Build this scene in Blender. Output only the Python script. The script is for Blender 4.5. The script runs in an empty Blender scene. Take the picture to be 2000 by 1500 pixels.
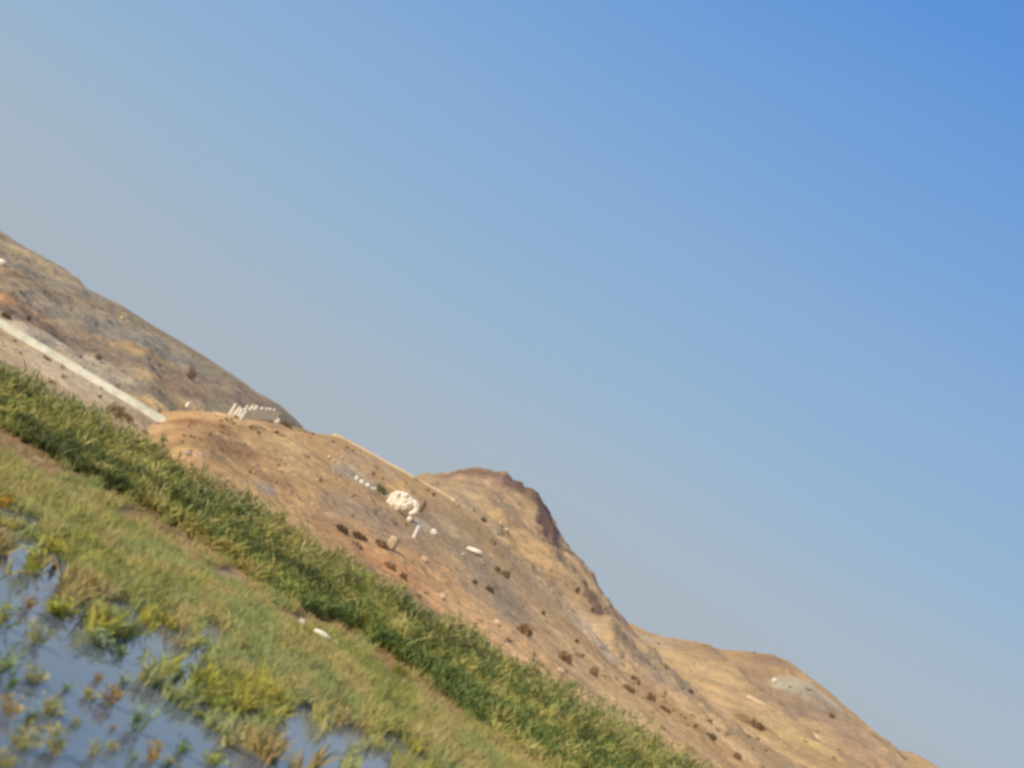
import bpy, math, random
import numpy as np
from mathutils import Vector, Matrix
random.seed(7); RNG = np.random.default_rng(7)
S = bpy.context.scene
COL = S.collection

# ------------------------------------------------------------------ camera, world, sun
F_PX = 2800.0                       # focal length in pixels of a 2000 px wide frame
CAM_Z = 3.0
PITCH = math.radians(8.53)
ROLL = math.radians(30.5)
cam_d = bpy.data.cameras.new('camera'); cam = bpy.data.objects.new('camera', cam_d)
COL.objects.link(cam); S.camera = cam
cam_d.sensor_width = 36; cam_d.lens = 36 * F_PX / 2000
cam_d.clip_start = 0.1; cam_d.clip_end = 20000
M = (Matrix.Rotation(math.pi/2 + PITCH, 3, 'X') @ Matrix.Rotation(ROLL, 3, 'Z'))
cam.matrix_world = Matrix.Translation((0, 0, CAM_Z)) @ M.to_4x4()
cam_d.dof.use_dof = True
cam_d.dof.focus_distance = 5000
cam_d.dof.aperture_fstop = (cam_d.lens/1000) / 0.050
S.cycles.filter_width = 3.1

SUN_EL = math.radians(30)
sun_dir = Vector((-0.68, -0.73, 0)).normalized() * math.cos(SUN_EL) + Vector((0, 0, math.sin(SUN_EL)))
sd = bpy.data.lights.new('sun', 'SUN'); sun = bpy.data.objects.new('sun', sd); COL.objects.link(sun)
sd.energy = 5.0; sd.angle = math.radians(0.5); sd.color = (1.0, 0.87, 0.67)
sun.rotation_euler = sun_dir.to_track_quat('Z', 'Y').to_euler()

w = bpy.data.worlds.new('World'); S.world = w; w.use_nodes = True
nt = w.node_tree; nt.nodes.clear()
out = nt.nodes.new('ShaderNodeOutputWorld'); bg = nt.nodes.new('ShaderNodeBackground')
sky = nt.nodes.new('ShaderNodeTexSky'); sky.sky_type = 'NISHITA'; sky.sun_disc = False
sky.sun_elevation = SUN_EL; sky.sun_rotation = math.atan2(sun_dir.x, sun_dir.y)
sky.altitude = 300; sky.air_density = 1.0; sky.dust_density = 1.2; sky.ozone_density = 2.0
# haze-laden daylight: elevation gradient over the physical sky
tc = nt.nodes.new('ShaderNodeTexCoord'); sx_ = nt.nodes.new('ShaderNodeSeparateXYZ'); rp = nt.nodes.new('ShaderNodeValToRGB')
nt.links.new(tc.outputs['Generated'], sx_.inputs[0]); 
mp_ = nt.nodes.new('ShaderNodeMapping'); mp_.inputs['Scale'].default_value = (1.3, 1.3, 7); ns_ = nt.nodes.new('ShaderNodeTexNoise'); ns_.inputs['Scale'].default_value = 1.6; ns_.inputs['Detail'].default_value = 4
ma_ = nt.nodes.new('ShaderNodeMath'); ma_.operation = 'MULTIPLY_ADD'; ma_.inputs[1].default_value = .05; ad_ = nt.nodes.new('ShaderNodeMath'); ad_.operation = 'SUBTRACT'; ad_.inputs[1].default_value = .025
nt.links.new(tc.outputs['Generated'], mp_.inputs[0]); nt.links.new(mp_.outputs[0], ns_.inputs['Vector']); nt.links.new(ns_.outputs[0], ma_.inputs[0])
nt.links.new(sx_.outputs[2], ad_.inputs[0]); nt.links.new(ad_.outputs[0], ma_.inputs[2]); nt.links.new(ma_.outputs[0], rp.inputs[0])
def lin(c): return tuple(((v/255)/12.92 if v/255 <= .04045 else ((v/255+.055)/1.055)**2.4) for v in c)
SKY_STOPS = [(0, (169,176,184)), (.10, (168,182,196)), (.19, (152,181,208)), (.28, (138,174,214)), (.40, (115,162,217)), (.485, (95,149,219)), (.7, (66,118,196)), (1, (48,92,170))]
while len(rp.color_ramp.elements) < len(SKY_STOPS): rp.color_ramp.elements.new(.5)
for e_, (p_, c_) in zip(rp.color_ramp.elements, SKY_STOPS): e_.position = p_; e_.color = (*lin(c_), 1)
rp.color_ramp.interpolation = 'EASE' if False else 'LINEAR'
sc_ = nt.nodes.new('ShaderNodeVectorMath'); sc_.operation = 'SCALE'; sc_.inputs['Scale'].default_value = 1/.12
nt.links.new(rp.outputs[0], sc_.inputs[0])
mxw = nt.nodes.new('ShaderNodeMixRGB'); mxw.inputs[0].default_value = .05
nt.links.new(sc_.outputs[0], mxw.inputs[1]); nt.links.new(sky.outputs[0], mxw.inputs[2])
nt.links.new(mxw.outputs[0], bg.inputs[0]); bg.inputs[1].default_value = 0.12
nt.links.new(bg.outputs[0], out.inputs[0])
S.view_settings.view_transform = 'Standard'; S.view_settings.look = 'None'
S.view_settings.exposure = 0; S.view_settings.gamma = 1

# ------------------------------------------------------------------ helpers
CT, ST = math.cos(ROLL), math.sin(ROLL)
def ray(x, y):
    return M @ Vector((x - 1000, 750 - y, -F_PX))
def P(x, y, Y):                     # point seen at pixel (x, y) of the 2000x1500 photo at depth Y
    d = ray(x, y); t = Y / d.y
    return Vector((d.x*t, Y, CAM_Z + d.z*t))
def G(x, y, z=0.0):                 # point on the level z
    d = ray(x, y); t = (z - CAM_Z) / d.z
    return Vector((d.x*t, d.y*t, z))
def off(x, y, du, dv):              # step along / across the tilted horizon, in photo pixels
    return x + du*CT + dv*ST, y + du*ST - dv*CT

def tag(o, label=None, cat=None, group=None, kind=None):
    if label: o['label'] = label
    if cat: o['category'] = cat
    if group: o['group'] = group
    if kind: o['kind'] = kind
    return o
def empty(name, loc, rz=0, sc=1):
    o = bpy.data.objects.new(name, None); COL.objects.link(o); o.location = loc
    o.rotation_euler = (0, 0, rz); o.scale = (sc, sc, sc) if not hasattr(sc, '__len__') else sc
    o.empty_display_size = 0.1
    return o
def mesh_obj(name, V, loops, starts, totals, mat, col=None, smooth=False, parent=None):
    me = bpy.data.meshes.new(name)
    V = np.ascontiguousarray(V, dtype=np.float32)
    me.vertices.add(len(V)); me.vertices.foreach_set('co', V.ravel())
    me.loops.add(len(loops)); me.loops.foreach_set('vertex_index', np.asarray(loops, dtype=np.int32))
    me.polygons.add(len(starts)); me.polygons.foreach_set('loop_start', np.asarray(starts, dtype=np.int32))
    me.polygons.foreach_set('use_smooth', np.full(len(starts), smooth))
    me.update(calc_edges=True); me.validate()
    if col is not None:
        a = me.color_attributes.new('Col', 'FLOAT_COLOR', 'POINT')
        c = np.ones((len(V), 4), dtype=np.float32); c[:, :3] = np.clip(col, 0, 1)
        a.data.foreach_set('color', c.ravel())
    me.materials.append(mat)
    o = bpy.data.objects.new(name, me); COL.objects.link(o)
    if parent: o.parent = parent
    return o
def poly_obj(name, V, Fs, mat, col=None, smooth=False, parent=None):
    loops = [i for f in Fs for i in f]; starts = np.cumsum([0] + [len(f) for f in Fs])[:-1]
    return mesh_obj(name, V, loops, starts, None, mat, col, smooth, parent)

# value noise
def _h(ix, iy, s):
    n = (ix.astype(np.int64)*374761393 + iy.astype(np.int64)*668265263 + s*1442695041) & 0xFFFFFFFF
    n = ((n ^ (n >> 13)) * 1274126177) & 0xFFFFFFFF
    n = (n ^ (n >> 16)) & 0xFFFFFFFF
    return n.astype(np.float64)/4294967295.0
def vn(x, y, s=0):
    x = np.asarray(x, float); y = np.asarray(y, float)
    ix = np.floor(x); iy = np.floor(y); fx = x-ix; fy = y-iy
    fx = fx*fx*fx*(fx*(fx*6-15)+10); fy = fy*fy*fy*(fy*(fy*6-15)+10)
    a = _h(ix, iy, s); b = _h(ix+1, iy, s); c = _h(ix, iy+1, s); d = _h(ix+1, iy+1, s)
    return (a*(1-fx)+b*fx)*(1-fy) + (c*(1-fx)+d*fx)*fy
def fbm(x, y, s=0, o=5, g=0.5):
    t = 0; a = 1; n = 0; x = np.asarray(x, float); y = np.asarray(y, float)
    for k in range(o):
        t = t + a*vn(x + 17.3*k, y + 9.1*k, s+k); n += a; a *= g
        x, y = 2.03*(0.8*x+0.6*y), 2.03*(-0.6*x+0.8*y)
    return t/n
def ridged(x, y, s=0, o=4):
    t = 0; a = 1; n = 0
    for k in range(o):
        t = t + a*(1-np.abs(2*vn(x, y, s+k)-1)); n += a; a *= .5
        x, y = 2.03*(0.8*x+0.6*y), 2.03*(-0.6*x+0.8*y)
    return t/n
def sm(a, b, x):
    t = np.clip((x-a)/(b-a), 0, 1); return t*t*(3-2*t)

# ------------------------------------------------------------------ materials
def new_mat(name):
    m = bpy.data.materials.new(name); m.use_nodes = True
    n = m.node_tree.nodes; n.clear()
    o = n.new('ShaderNodeOutputMaterial'); b = n.new('ShaderNodeBsdfPrincipled')
    m.node_tree.links.new(b.outputs[0], o.inputs[0])
    b.inputs['Roughness'].default_value = .9
    b.inputs['Specular IOR Level'].default_value = .2
    return m, n, m.node_tree.links, b, o
def noise_mult(n, l, colsock, scale, lo, hi, detail=6, vec=None):
    t = n.new('ShaderNodeTexNoise'); t.inputs['Scale'].default_value = scale; t.inputs['Detail'].default_value = detail
    g = n.new('ShaderNodeNewGeometry'); l.new(g.outputs['Position'], t.inputs['Vector'])
    r = n.new('ShaderNodeMapRange'); l.new(t.outputs[0], r.inputs[0])
    r.inputs[1].default_value = .3; r.inputs[2].default_value = .7
    r.inputs[3].default_value = lo; r.inputs[4].default_value = hi
    m = n.new('ShaderNodeVectorMath'); m.operation = 'SCALE'
    l.new(colsock, m.inputs[0]); l.new(r.outputs[0], m.inputs['Scale'])
    return m.outputs[0]
def add_bump(n, l, b, scale, dist, strength=1, detail=8):
    t = n.new('ShaderNodeTexNoise'); t.inputs['Scale'].default_value = scale; t.inputs['Detail'].default_value = detail
    g = n.new('ShaderNodeNewGeometry'); l.new(g.outputs['Position'], t.inputs['Vector'])
    bp = n.new('ShaderNodeBump'); bp.inputs['Distance'].default_value = dist; bp.inputs['Strength'].default_value = strength
    l.new(t.outputs[0], bp.inputs['Height']); l.new(bp.outputs[0], b.inputs['Normal'])
def mat_attr(name, scale=1.0, lo=.8, hi=1.2, bump=None, transl=0.0, rough=.9):
    m, n, l, b, o = new_mat(name)
    a = n.new('ShaderNodeVertexColor'); a.layer_name = 'Col'
    c = noise_mult(n, l, a.outputs[0], scale, lo, hi) if scale else a.outputs[0]
    l.new(c, b.inputs['Base Color']); b.inputs['Roughness'].default_value = rough
    if bump: add_bump(n, l, b, *bump)
    if transl:
        t = n.new('ShaderNodeBsdfTranslucent'); l.new(c, t.inputs[0])
        mx = n.new('ShaderNodeMixShader'); mx.inputs[0].default_value = transl
        l.new(b.outputs[0], mx.inputs[1]); l.new(t.outputs[0], mx.inputs[2]); l.new(mx.outputs[0], o.inputs[0])
    return m
def mat_rgb(name, rgb, scale=2.0, lo=.75, hi=1.15, bump=None, rough=.9):
    m, n, l, b, o = new_mat(name)
    c = n.new('ShaderNodeRGB'); c.outputs[0].default_value = (*rgb, 1)
    l.new(noise_mult(n, l, c.outputs[0], scale, lo, hi), b.inputs['Base Color'])
    b.inputs['Roughness'].default_value = rough
    if bump: add_bump(n, l, b, *bump)
    return m
M_SOIL = mat_attr('dry_soil', 0.9, .82, 1.18, (1.6, .5, .8))
M_LEAF = mat_attr('leaf', 0, transl=.38, rough=.7)
M_TWIG = mat_rgb('twig', (.12, .08, .05))
M_CONC = mat_rgb('weathered_concrete', (.63, .63, .53), 1.2, .75, 1.12, (6, .05, .5))
M_TANW = mat_rgb('tan_masonry', (.60, .48, .32), .8, .85, 1.1, (4, .05, .5))
M_GREY = mat_rgb('grey_masonry', (.27, .245, .195), .8, .75, 1.2, (3, .1, .6))
M_WHITE = mat_rgb('white_limestone', (.84, .74, .58), 1.2, .82, 1.06, (2.5, .15, .6))
M_PAINT = mat_rgb('whitewashed_stone', (.66, .60, .49), 2.5, .8, 1.1)
M_TANROCK = mat_rgb('tan_rock', (.50, .37, .23), 1.2, .8, 1.15, (2.5, .1, .6))
M_GREYROCK = mat_rgb('grey_rock', (.38, .31, .27), 2.0, .8, 1.15, (2.5, .1, .6))
M_DARKWOOD = mat_rgb('dark_wet_wood', (.030, .020, .022), 9, .7, 1.3)

# ------------------------------------------------------------------ hills: crest lines at their own distances
def crest(pts, Y):
    a = np.array([list(P(x, y, yy)) for (x, y), yy in zip(pts, (Y if hasattr(Y, '__len__') else [Y]*len(pts)))])
    return a[np.argsort(a[:, 0])]
cA = crest([(-560,20),(-330,230),(-160,360),(-60,412),(0,450),(60,489),(110,515),(150,541),(166,560),(182,575),(212,585),(240,598),(300,636),(350,664),(400,696),(450,729),(500,763),(548,792),(572,812),(592,834),(640,905),(720,990),(900,1150)], 420)
cE = crest([(-700,218),(-400,392),(0,629),(325,823),(350,846),(380,880),(420,925)], 120)
cB = crest([(200,860),(290,852),(335,833),(380,822),(430,824),(480,826),(520,828),(560,832),(600,840),(622,850),(640,849),(664,853),(700,872),(760,906),(820,938),(880,973),(930,1010),(980,1060),(1060,1150),(1150,1250)], [150,155,160,165,172,180,186,192,200,205,210,210,210,210,210,210,205,200,190,180])
cC = crest([(640,1090),(700,1020),(760,965),(800,933),(830,925),(880,922),(905,915),(925,914),(960,919),(985,926),(1000,940),(1022,955),(1045,963),(1058,980),(1072,1000),(1082,1030),(1095,1045),(1112,1070),(1140,1105),(1150,1135),(1162,1150),(1178,1182),(1200,1207),(1240,1225),(1275,1242),(1320,1300),(1400,1400)], 380)
cD = crest([(1000,1230),(1120,1225),(1200,1222),(1250,1238),(1282,1241),(1330,1248),(1378,1256),(1400,1268),(1440,1271),(1505,1277),(1542,1292),(1572,1315),(1612,1345),(1642,1372),(1665,1392),(1678,1415),(1694,1433),(1722,1456),(1752,1465),(1785,1472),(1812,1485),(1840,1504),(1900,1560),(1990,1600),(2100,1668),(2300,1790)], 330)
HILLS = [('A', cA, 128, 1.6, 1.25), ('B', cB, 60, .9, 1.15), ('C', cC, 62, .9, 1.55), ('D', cD, 62, .9, 1.30)]

def base_h(X, Y):
    return .75 + sm(56, 110, Y)*1.3 + .25*(fbm(X/9, Y/9, 3)-.5)
def hills_h(X, Y):
    best = base_h(X, Y); idx = np.full(np.shape(X), 4)
    gul = ridged(X/26 + Y/95, Y/120, 11, 4)-.55
    det = fbm(X/7, Y/9, 21, 5)-.5
    fine = fbm(X/1.8, Y/2.4, 31, 3)-.5
    for k, (nm, c, y0, z0, p) in enumerate(HILLS):
        Yc = np.interp(X, c[:, 0], c[:, 1]); Zc = np.interp(X, c[:, 0], c[:, 2])
        Yw = Yc + 8*(fbm(X/40, X*0+k, 50+k, 2)-.5)*0
        if nm == 'B': y0 = 60 + 82*(1-sm(-.255, -.155, X/Y))
        t = np.clip((Y-y0)/np.maximum(Yw-y0, 5), 0, 1.0)
        z = z0 + (Zc-z0)*t**p
        back = np.clip(Y-Yw, 0, None)
        z = z - back*.35 - np.clip(back-3, 0, None)*.1
        rel = np.clip((Zc-1)/20, .08, 1.4)
        d = np.abs(Y-Yw)
        cf = 1-np.exp(-(d/(.05*Yw))**2)*.85
        amp = sm(0, .25, t)
        g = {'A': 2.0, 'B': 1.2, 'C': 2.7, 'D': 1.9}[nm]
        z = z + amp*cf*rel*(g*gul + g*.9*det) + (.35+.15*(nm == 'C'))*fine*sm(0, .1, t)
        if nm == 'C':     # broken cliffs under the crest
            cl = ridged(X/6.5, Y/14, 71, 4)-.45
            z = z + 3.2*cl*np.exp(-((d-6)/12)**2)*sm(2, 14, X)
            z = z + 1.6*(ridged(X/2.8, X*0+3, 77, 3)-.5)*np.exp(-(d/6)**2)*sm(-14, -8, X)*(1-sm(20, 30, X)) 
        if nm == 'D':
            z = z + .9*(ridged(X/3.1, X*0+5, 78, 3)-.5)*np.exp(-(d/6)**2)*(1-sm(60, 75, X))
        m = z > best
        best = np.where(m, z, best); idx = np.where(m, k, idx)
    # road embankment
    c = cE
    Yc = np.interp(X, c[:, 0], c[:, 1]); Zc = np.interp(X, c[:, 0], c[:, 2])
    z = Zc - .3 - np.clip(Yc-Y, 0, None)*.075 - np.clip(Yc-12-Y, 0, None)*.05 - np.clip(Y-Yc-9, 0, None)*.3
    z = z + .14*fine + .10*det
    m = z > best
    return np.where(m, z, best), np.where(m, 5, idx)

NC, NR = 1300, 620
tans = np.linspace(-.72, .72, NC)
rows = 54*np.exp(np.linspace(0, math.log(560/54), NR))
TT, YY = np.meshgrid(tans, rows); XX = TT*YY
ZZ, II = hills_h(XX, YY)
# mounds etc are built in before colours
def hit(x, y, y0=56, y1=540, n=5000):
    d = ray(x, y); Y = np.linspace(y0, y1, n); X = d.x/d.y*Y; Z = CAM_Z + d.z/d.y*Y
    h, _ = hills_h(X, Y); k = np.argmax(h >= Z)
    if h[k] < Z[k]: return None
    return Vector((X[k], Y[k], h[k]))

# ---- colours of the ground itself (linear)
ORANGE = np.array((.47, .275, .135)); TAN = np.array((.50, .33, .155)); GB = np.array((.325, .235, .150))
OLIVEG = np.array((.33, .26, .165)); DARKB = np.array((.19, .115, .065)); PURP = np.array((.20, .125, .10))
GRAV = np.array((.52, .40, .25)); SCREE = np.array((.38, .34, .25)); PALE = np.array((.56, .44, .29)); GREYB = np.array((.27, .215, .155))
n1 = fbm(XX/22+YY/70, YY/60, 101, 4); n2 = fbm(XX/5, YY/10, 102, 4); n3 = fbm(XX/40, YY/90, 103, 3)
colr = np.zeros(XX.shape+(3,))
def mix(c, col, w):
    return c*(1-w[..., None]) + col*w[..., None]
hA = GB[None, None]*np.ones_like(colr)
hA = mix(hA, OLIVEG, sm(.5, .62, n1)*.7); hA = mix(hA, TAN, sm(.56, .7, n2)*.35)
hA = mix(hA, DARKB, sm(.56, .72, fbm(XX/9, YY/14, 104, 4))*.45)
low = TAN[None, None]*np.ones_like(colr)
low = mix(low, ORANGE, sm(.45, .6, n1)*.8); low = mix(low, DARKB, sm(.56, .7, n2)*.40)
low = mix(low, PALE, sm(.62, .74, fbm(XX/4, YY/7, 107, 4))*.5)
up = mix(GB[None, None]*np.ones_like(colr)*1.12, TAN*.9, sm(.46, .6, n1)*.7)
up = mix(up, PURP, sm(.58, .72, n2)*.35); up = mix(up, GRAV, sm(.6, .72, fbm(XX/5+YY/20, YY/16, 109, 4))*.5)
fC = sm(95, 190, YY + 50*(n3-.5)); colC = mix(low, up, fC[..., None]*0+0) if False else low*(1-fC[..., None])+up*fC[..., None]
fB = sm(80, 150, YY + 60*(n3-.5)); colB = low*(1-.5*fB[..., None]) + mix(up, TAN, np.full(XX.shape, .35))*(.5*fB[..., None])
fD = sm(120, 250, YY + 60*(n3-.5)); upD = mix(up, TAN, sm(.4, .6, n3)*.6); colD = low*(1-fD[..., None])+upD*fD[..., None]
emb = mix(GRAV[None, None]*np.ones_like(colr), GREYB*1.2, sm(.5, .66, fbm(XX/3, YY/4, 120, 4))*.6)
emb = mix(emb, PALE, sm(.55, .7, fbm(XX/2, YY/3, 121, 4))*.5)
for k, c in enumerate((hA, colB, colC, colD, low, emb)):
    colr[II == k] = c[II == k]
lf = (1-sm(-.23, -.17, TT))*(II == 4); colr = mix(colr, np.array((.50, .38, .25)), lf*.8)
# steep ground is bare darker rock
dzdx = np.gradient(ZZ, axis=1)/np.gradient(XX, axis=1)
steep = sm(.55, 1.1, np.abs(dzdx))*((II == 2) | (II == 3))
colr = mix(colr, PURP*.9, steep*.7)

mean_c = np.where((II == 0)[..., None], np.array((.325, .262, .19)), np.array((.435, .300, .170)))
wm = np.where((II == 1) | (II == 4), .10, .32)[..., None]; colr = (colr*(1-wm) + mean_c*wm)*np.array((1.03, 1.03, 1.0))
def patch(x, y, ru, rv, col, w=1.0, soft=.5, warp=.5):
    global colr
    c = hit(x, y)
    if c is None: return
    a = hit(*off(x, y, 0, -rv)); b = hit(*off(x, y, 0, rv))
    ys = [q.y for q in (a, b) if q is not None and abs(q.y-c.y) < 90]
    ry = max([abs(q-c.y) for q in ys] + [1.0]); rx = ru*c.y/F_PX
    dx = (XX-c.x)/rx; dy = (YY-c.y)/ry
    own = hills_h(np.array([c.x]), np.array([c.y]))[1][0]
    m = (np.abs(dx) < 2.2) & (np.abs(dy) < 2.2) & (II == own)
    if not m.any(): return
    d = np.sqrt(dx[m]**2+dy[m]**2) + warp*2*(fbm(dx[m]*1.7+x, dy[m]*1.7+y, 200, 4)-.5)
    wt = (1-sm(1-soft, 1+soft, d))*w
    colr[m] = colr[m]*(1-wt[:, None]) + np.asarray(col)*wt[:, None]
# far ridge
patch(60, 665, 120, 14, (.56,.45,.31), .85); patch(190, 755, 90, 14, (.52,.41,.28), .8); patch(20, 680, 60, 14, (.60,.46,.29), .7); patch(120, 720, 60, 8, (.56,.45,.32), .7)
patch(870, 960, 70, 36, (.34,.265,.175), .75, .6); patch(930, 1010, 70, 60, (.36,.28,.185), .6, .6); patch(860, 1020, 60, 30, (.34,.26,.17), .6)
patch(60, 500, 75, 14, (.52,.40,.23), .8); patch(130, 548, 45, 14, (.56,.41,.24), .85)
patch(135, 567, 40, 6, DARKB*1.5, .6); patch(80, 540, 60, 22, (.30,.265,.19), .7); patch(35, 537, 22, 4, DARKB, .7)
patch(10, 580, 26, 16, (.50,.25,.10), .7); patch(60, 625, 60, 22, DARKB*1.5, .5); patch(20, 610, 30, 16, DARKB*1.2, .5)
patch(260, 655, 70, 26, (.33,.28,.20), .7); patch(320, 690, 60, 25, (.32,.28,.21), .6)
patch(300, 700, 45, 14, TAN*.9, .7); patch(345, 745, 34, 12, (.50,.30,.15), .75); patch(270, 680, 30, 12, TAN, .5)
patch(360, 765, 22, 18, DARKB*1.6, .6); patch(380, 735, 24, 22, GREYB*.9, .6); patch(210, 690, 60, 34, (.29,.21,.14), .6)
patch(440, 760, 50, 26, (.29,.22,.155), .6); patch(500, 790, 50, 12, (.27,.19,.13), .5)
patch(370, 800, 90, 14, (.60,.40,.19), .95); patch(450, 812, 60, 12, (.60,.40,.20), .9); patch(300, 790, 36, 12, (.60,.40,.19), .9)
# mid knoll
patch(400, 828, 60, 6, (.30,.16,.075), .8); patch(345, 840, 50, 16, (.36,.23,.12), .8); patch(420, 870, 60, 20, (.40,.25,.125), .6); patch(310, 838, 20, 8, (.45,.32,.19), .7); patch(390, 850, 40, 14, (.38,.24,.12), .7)
patch(460, 875, 36, 16, (.27,.15,.07), .7); patch(500, 840, 30, 8, (.30,.17,.08), .6)
patch(560, 870, 34, 22, (.56,.40,.20), .6); patch(600, 930, 50, 20, (.54,.37,.18), .5); patch(640, 960, 30, 40, (.50,.33,.16), .5)
patch(520, 955, 22, 8, (.36,.30,.25), .7); patch(400, 900, 46, 16, (.42,.24,.12), .6)
patch(730, 915, 60, 16, (.44,.33,.20), .6); patch(735, 935, 34, 12, (.48,.30,.14), .8); patch(742, 955, 22, 9, (.23,.18,.10), .85)
patch(775, 950, 16, 12, (.55,.34,.15), .8); patch(700, 990, 70, 26, (.29,.225,.155), .7); patch(790, 1040, 90, 26, (.31,.225,.155), .7)
patch(830, 990, 40, 18, (.30,.20,.13), .6); patch(900, 1060, 60, 30, (.33,.255,.17), .6)
patch(690, 925, 46, 9, (.44,.37,.27), .7); patch(824, 1024, 20, 7, (.50,.44,.36), .8)
# central rocky hill
patch(960, 1140, 80, 40, (.30,.235,.165), .7); patch(990, 1170, 46, 26, (.24,.185,.13), .6); patch(1010, 1100, 60, 60, (.40,.29,.18), .5)
patch(1072, 1005, 26, 40, PURP*.75, 1.0, .3); patch(1052, 972, 24, 10, PURP*.7, .9); patch(1108, 1075, 22, 46, PURP*.75, .95); patch(1160, 1165, 14, 30, PURP*.8, .85); patch(1015, 950, 26, 10, PURP*.7, .9); patch(940, 925, 46, 5, PURP*.8, .8); patch(1150, 1150, 12, 24, PURP*.9, .8)  # dark crest rock, with the shade of the right flank painted in
patch(925, 925, 70, 6, PURP, .6); patch(985, 940, 20, 18, PURP*1.1, .7); patch(1030, 1010, 22, 60, (.44,.32,.19), .6)
patch(1160, 1240, 60, 18, (.52,.42,.31), .8); patch(1110, 1190, 60, 30, (.34,.26,.18), .5); patch(1195, 1215, 10, 30, (.52,.38,.2), .5)
patch(850, 1110, 60, 12, (.50,.30,.155), .6); patch(900, 1200, 110, 22, (.52,.31,.155), .75); patch(770, 1110, 60, 14, (.45,.23,.105), .7)
patch(700, 1070, 70, 12, (.46,.26,.12), .6); patch(1000, 1260, 120, 22, (.55,.35,.18), .7)
patch(1180, 1330, 120, 30, (.60,.42,.22), .7); patch(1080, 1290, 90, 20, (.58,.38,.20), .7); patch(1330, 1440, 90, 26, (.62,.43,.23), .7); patch(960, 1200, 90, 14, (.58,.37,.19), .6)
# right hills
patch(1275, 1255, 26, 14, (.44,.38,.28), .85); patch(1300, 1330, 90, 26, (.33,.26,.19), .6); patch(1240, 1260, 40, 20, (.29,.215,.15), .6)
patch(1400, 1310, 90, 26, (.50,.36,.20), .6); patch(1390, 1275, 60, 8, (.30,.21,.14), .5); patch(1500, 1290, 46, 10, (.26,.17,.12), .8)
patch(1480, 1310, 40, 22, (.33,.22,.14), .6); patch(1575, 1350, 56, 28, (.42,.39,.30), 1.0, .25); patch(1640, 1410, 60, 22, (.36,.28,.19), .7)
patch(1530, 1370, 60, 20, (.33,.23,.155), .8); patch(1610, 1400, 46, 16, (.30,.20,.14), .5)
patch(1400, 1370, 130, 20, (.55,.38,.20), .7); patch(1550, 1440, 80, 12, (.58,.43,.19), .8); patch(1600, 1480, 90, 12, (.33,.24,.12), .6)
patch(1400, 1430, 60, 22, (.64,.44,.24), .8); patch(1300, 1400, 60, 26, (.58,.39,.20), .6); patch(1500, 1470, 60, 18, (.40,.29,.15), .5)
patch(1470, 1415, 30, 6, DARKB, .7); patch(1250, 1350, 60, 12, (.38,.24,.12), .5); patch(1350, 1470, 40, 20, (.52,.32,.16), .6)
patch(1700, 1470, 60, 14, (.30,.215,.145), .6); patch(1225, 1225, 40, 5, (.25,.17,.12), .6)

mot = fbm(XX/6+YY/40, YY/13, 150, 5); colr = colr*(1 + .45*(mot-.5))[..., None]*(1 - .10*sm(.5, .65, fbm(XX/2.2, YY/5, 151, 4)))[..., None]
colr = colr*np.where((II == 0)[..., None], np.array((.98, .98, .90)), np.array((1.07, 1.02, .88)))
def terrain_part(sel, name, label):
    f0 = (II[:-1, :-1] == sel[0])
    for s in sel[1:]: f0 |= (II[:-1, :-1] == s)
    r, c = np.nonzero(f0)
    i = r*NC + c
    q = np.stack([i, i+1, i+NC+1, i+NC], 1)
    u, inv = np.unique(q.ravel(), return_inverse=True)
    V = np.stack([XX.ravel()[u], YY.ravel()[u], ZZ.ravel()[u]], 1)
    o = mesh_obj(name, V, inv.ravel(), np.arange(len(q))*4, None, M_SOIL, colr.reshape(-1, 3)[u], True)
    return tag(o, label=label, kind='structure')
terrain_part([0], 'ridge', 'long grey brown ridge with a level skyline')
terrain_part([1], 'knoll', 'tan earth knoll below the ridge')
terrain_part([2], 'rocky_hill', 'brown hill with dark broken rock along its crest')
terrain_part([3], 'hills', 'lower tan hills with a pale scree patch')
terrain_part([4], 'bank', 'orange earth bank behind the reeds')
terrain_part([5], 'road_embankment', 'pale gravel embankment below the parapet')

# ------------------------------------------------------------------ ground, river bed, water
def ground_z(X, Y):
    e = 31.5 + 6*(fbm(X/3.2, Y*0+1, 301, 3)-.5)
    z = -.9 + sm(e, e+3.5, Y)*.93 + sm(44, 50, Y)*.25 + sm(50, 60, Y)*.35
    z = z + sm(42, 45, Y)*.10*fbm(X/1.5, Y/1.5, 302, 3)
    far = np.hypot(X, np.clip(Y, 0, None))
    return np.where(Y > 60, np.minimum(z, .6), z)
gy = np.concatenate([np.array([-4000, -1000, -200, -40]), np.linspace(-10, 18, 12), np.linspace(19, 62, 260), np.array([70, 90, 130, 200, 400, 800, 2000, 6000.])])
gx = np.concatenate([np.array([-6000, -2000, -600, -200, -80]), np.linspace(-45, 45, 320), np.array([80, 200, 600, 2000, 6000.])])
GX, GY = np.meshgrid(gx, gy); GZ = ground_z(GX, GY)
MUD = np.array((.25, .17, .085)); DRYG = np.array((.42, .30, .15)); ROOT = np.array((.15, .13, .05))
gn = fbm(GX/4, GY/2, 310, 4)
gc = ROOT*np.ones(GX.shape+(3,)); gc = mix(gc, MUD, sm(.45, .6, gn)*.8); gc = mix(gc, DRYG*np.array((1, .93, .9)), sm(39, 42.5, GY)*(1-sm(50, 52, GY))*.9)
gc = mix(gc, ORANGE*.9, sm(58, 61, GY)); gc = mix(gc, np.array((.05, .045, .03)), 1-sm(-.35, -.05, GZ))
i = (np.arange(len(gy)-1)[:, None]*len(gx) + np.arange(len(gx)-1)[None]).ravel()
q = np.stack([i, i+1, i+len(gx)+1, i+len(gx)], 1)
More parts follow.
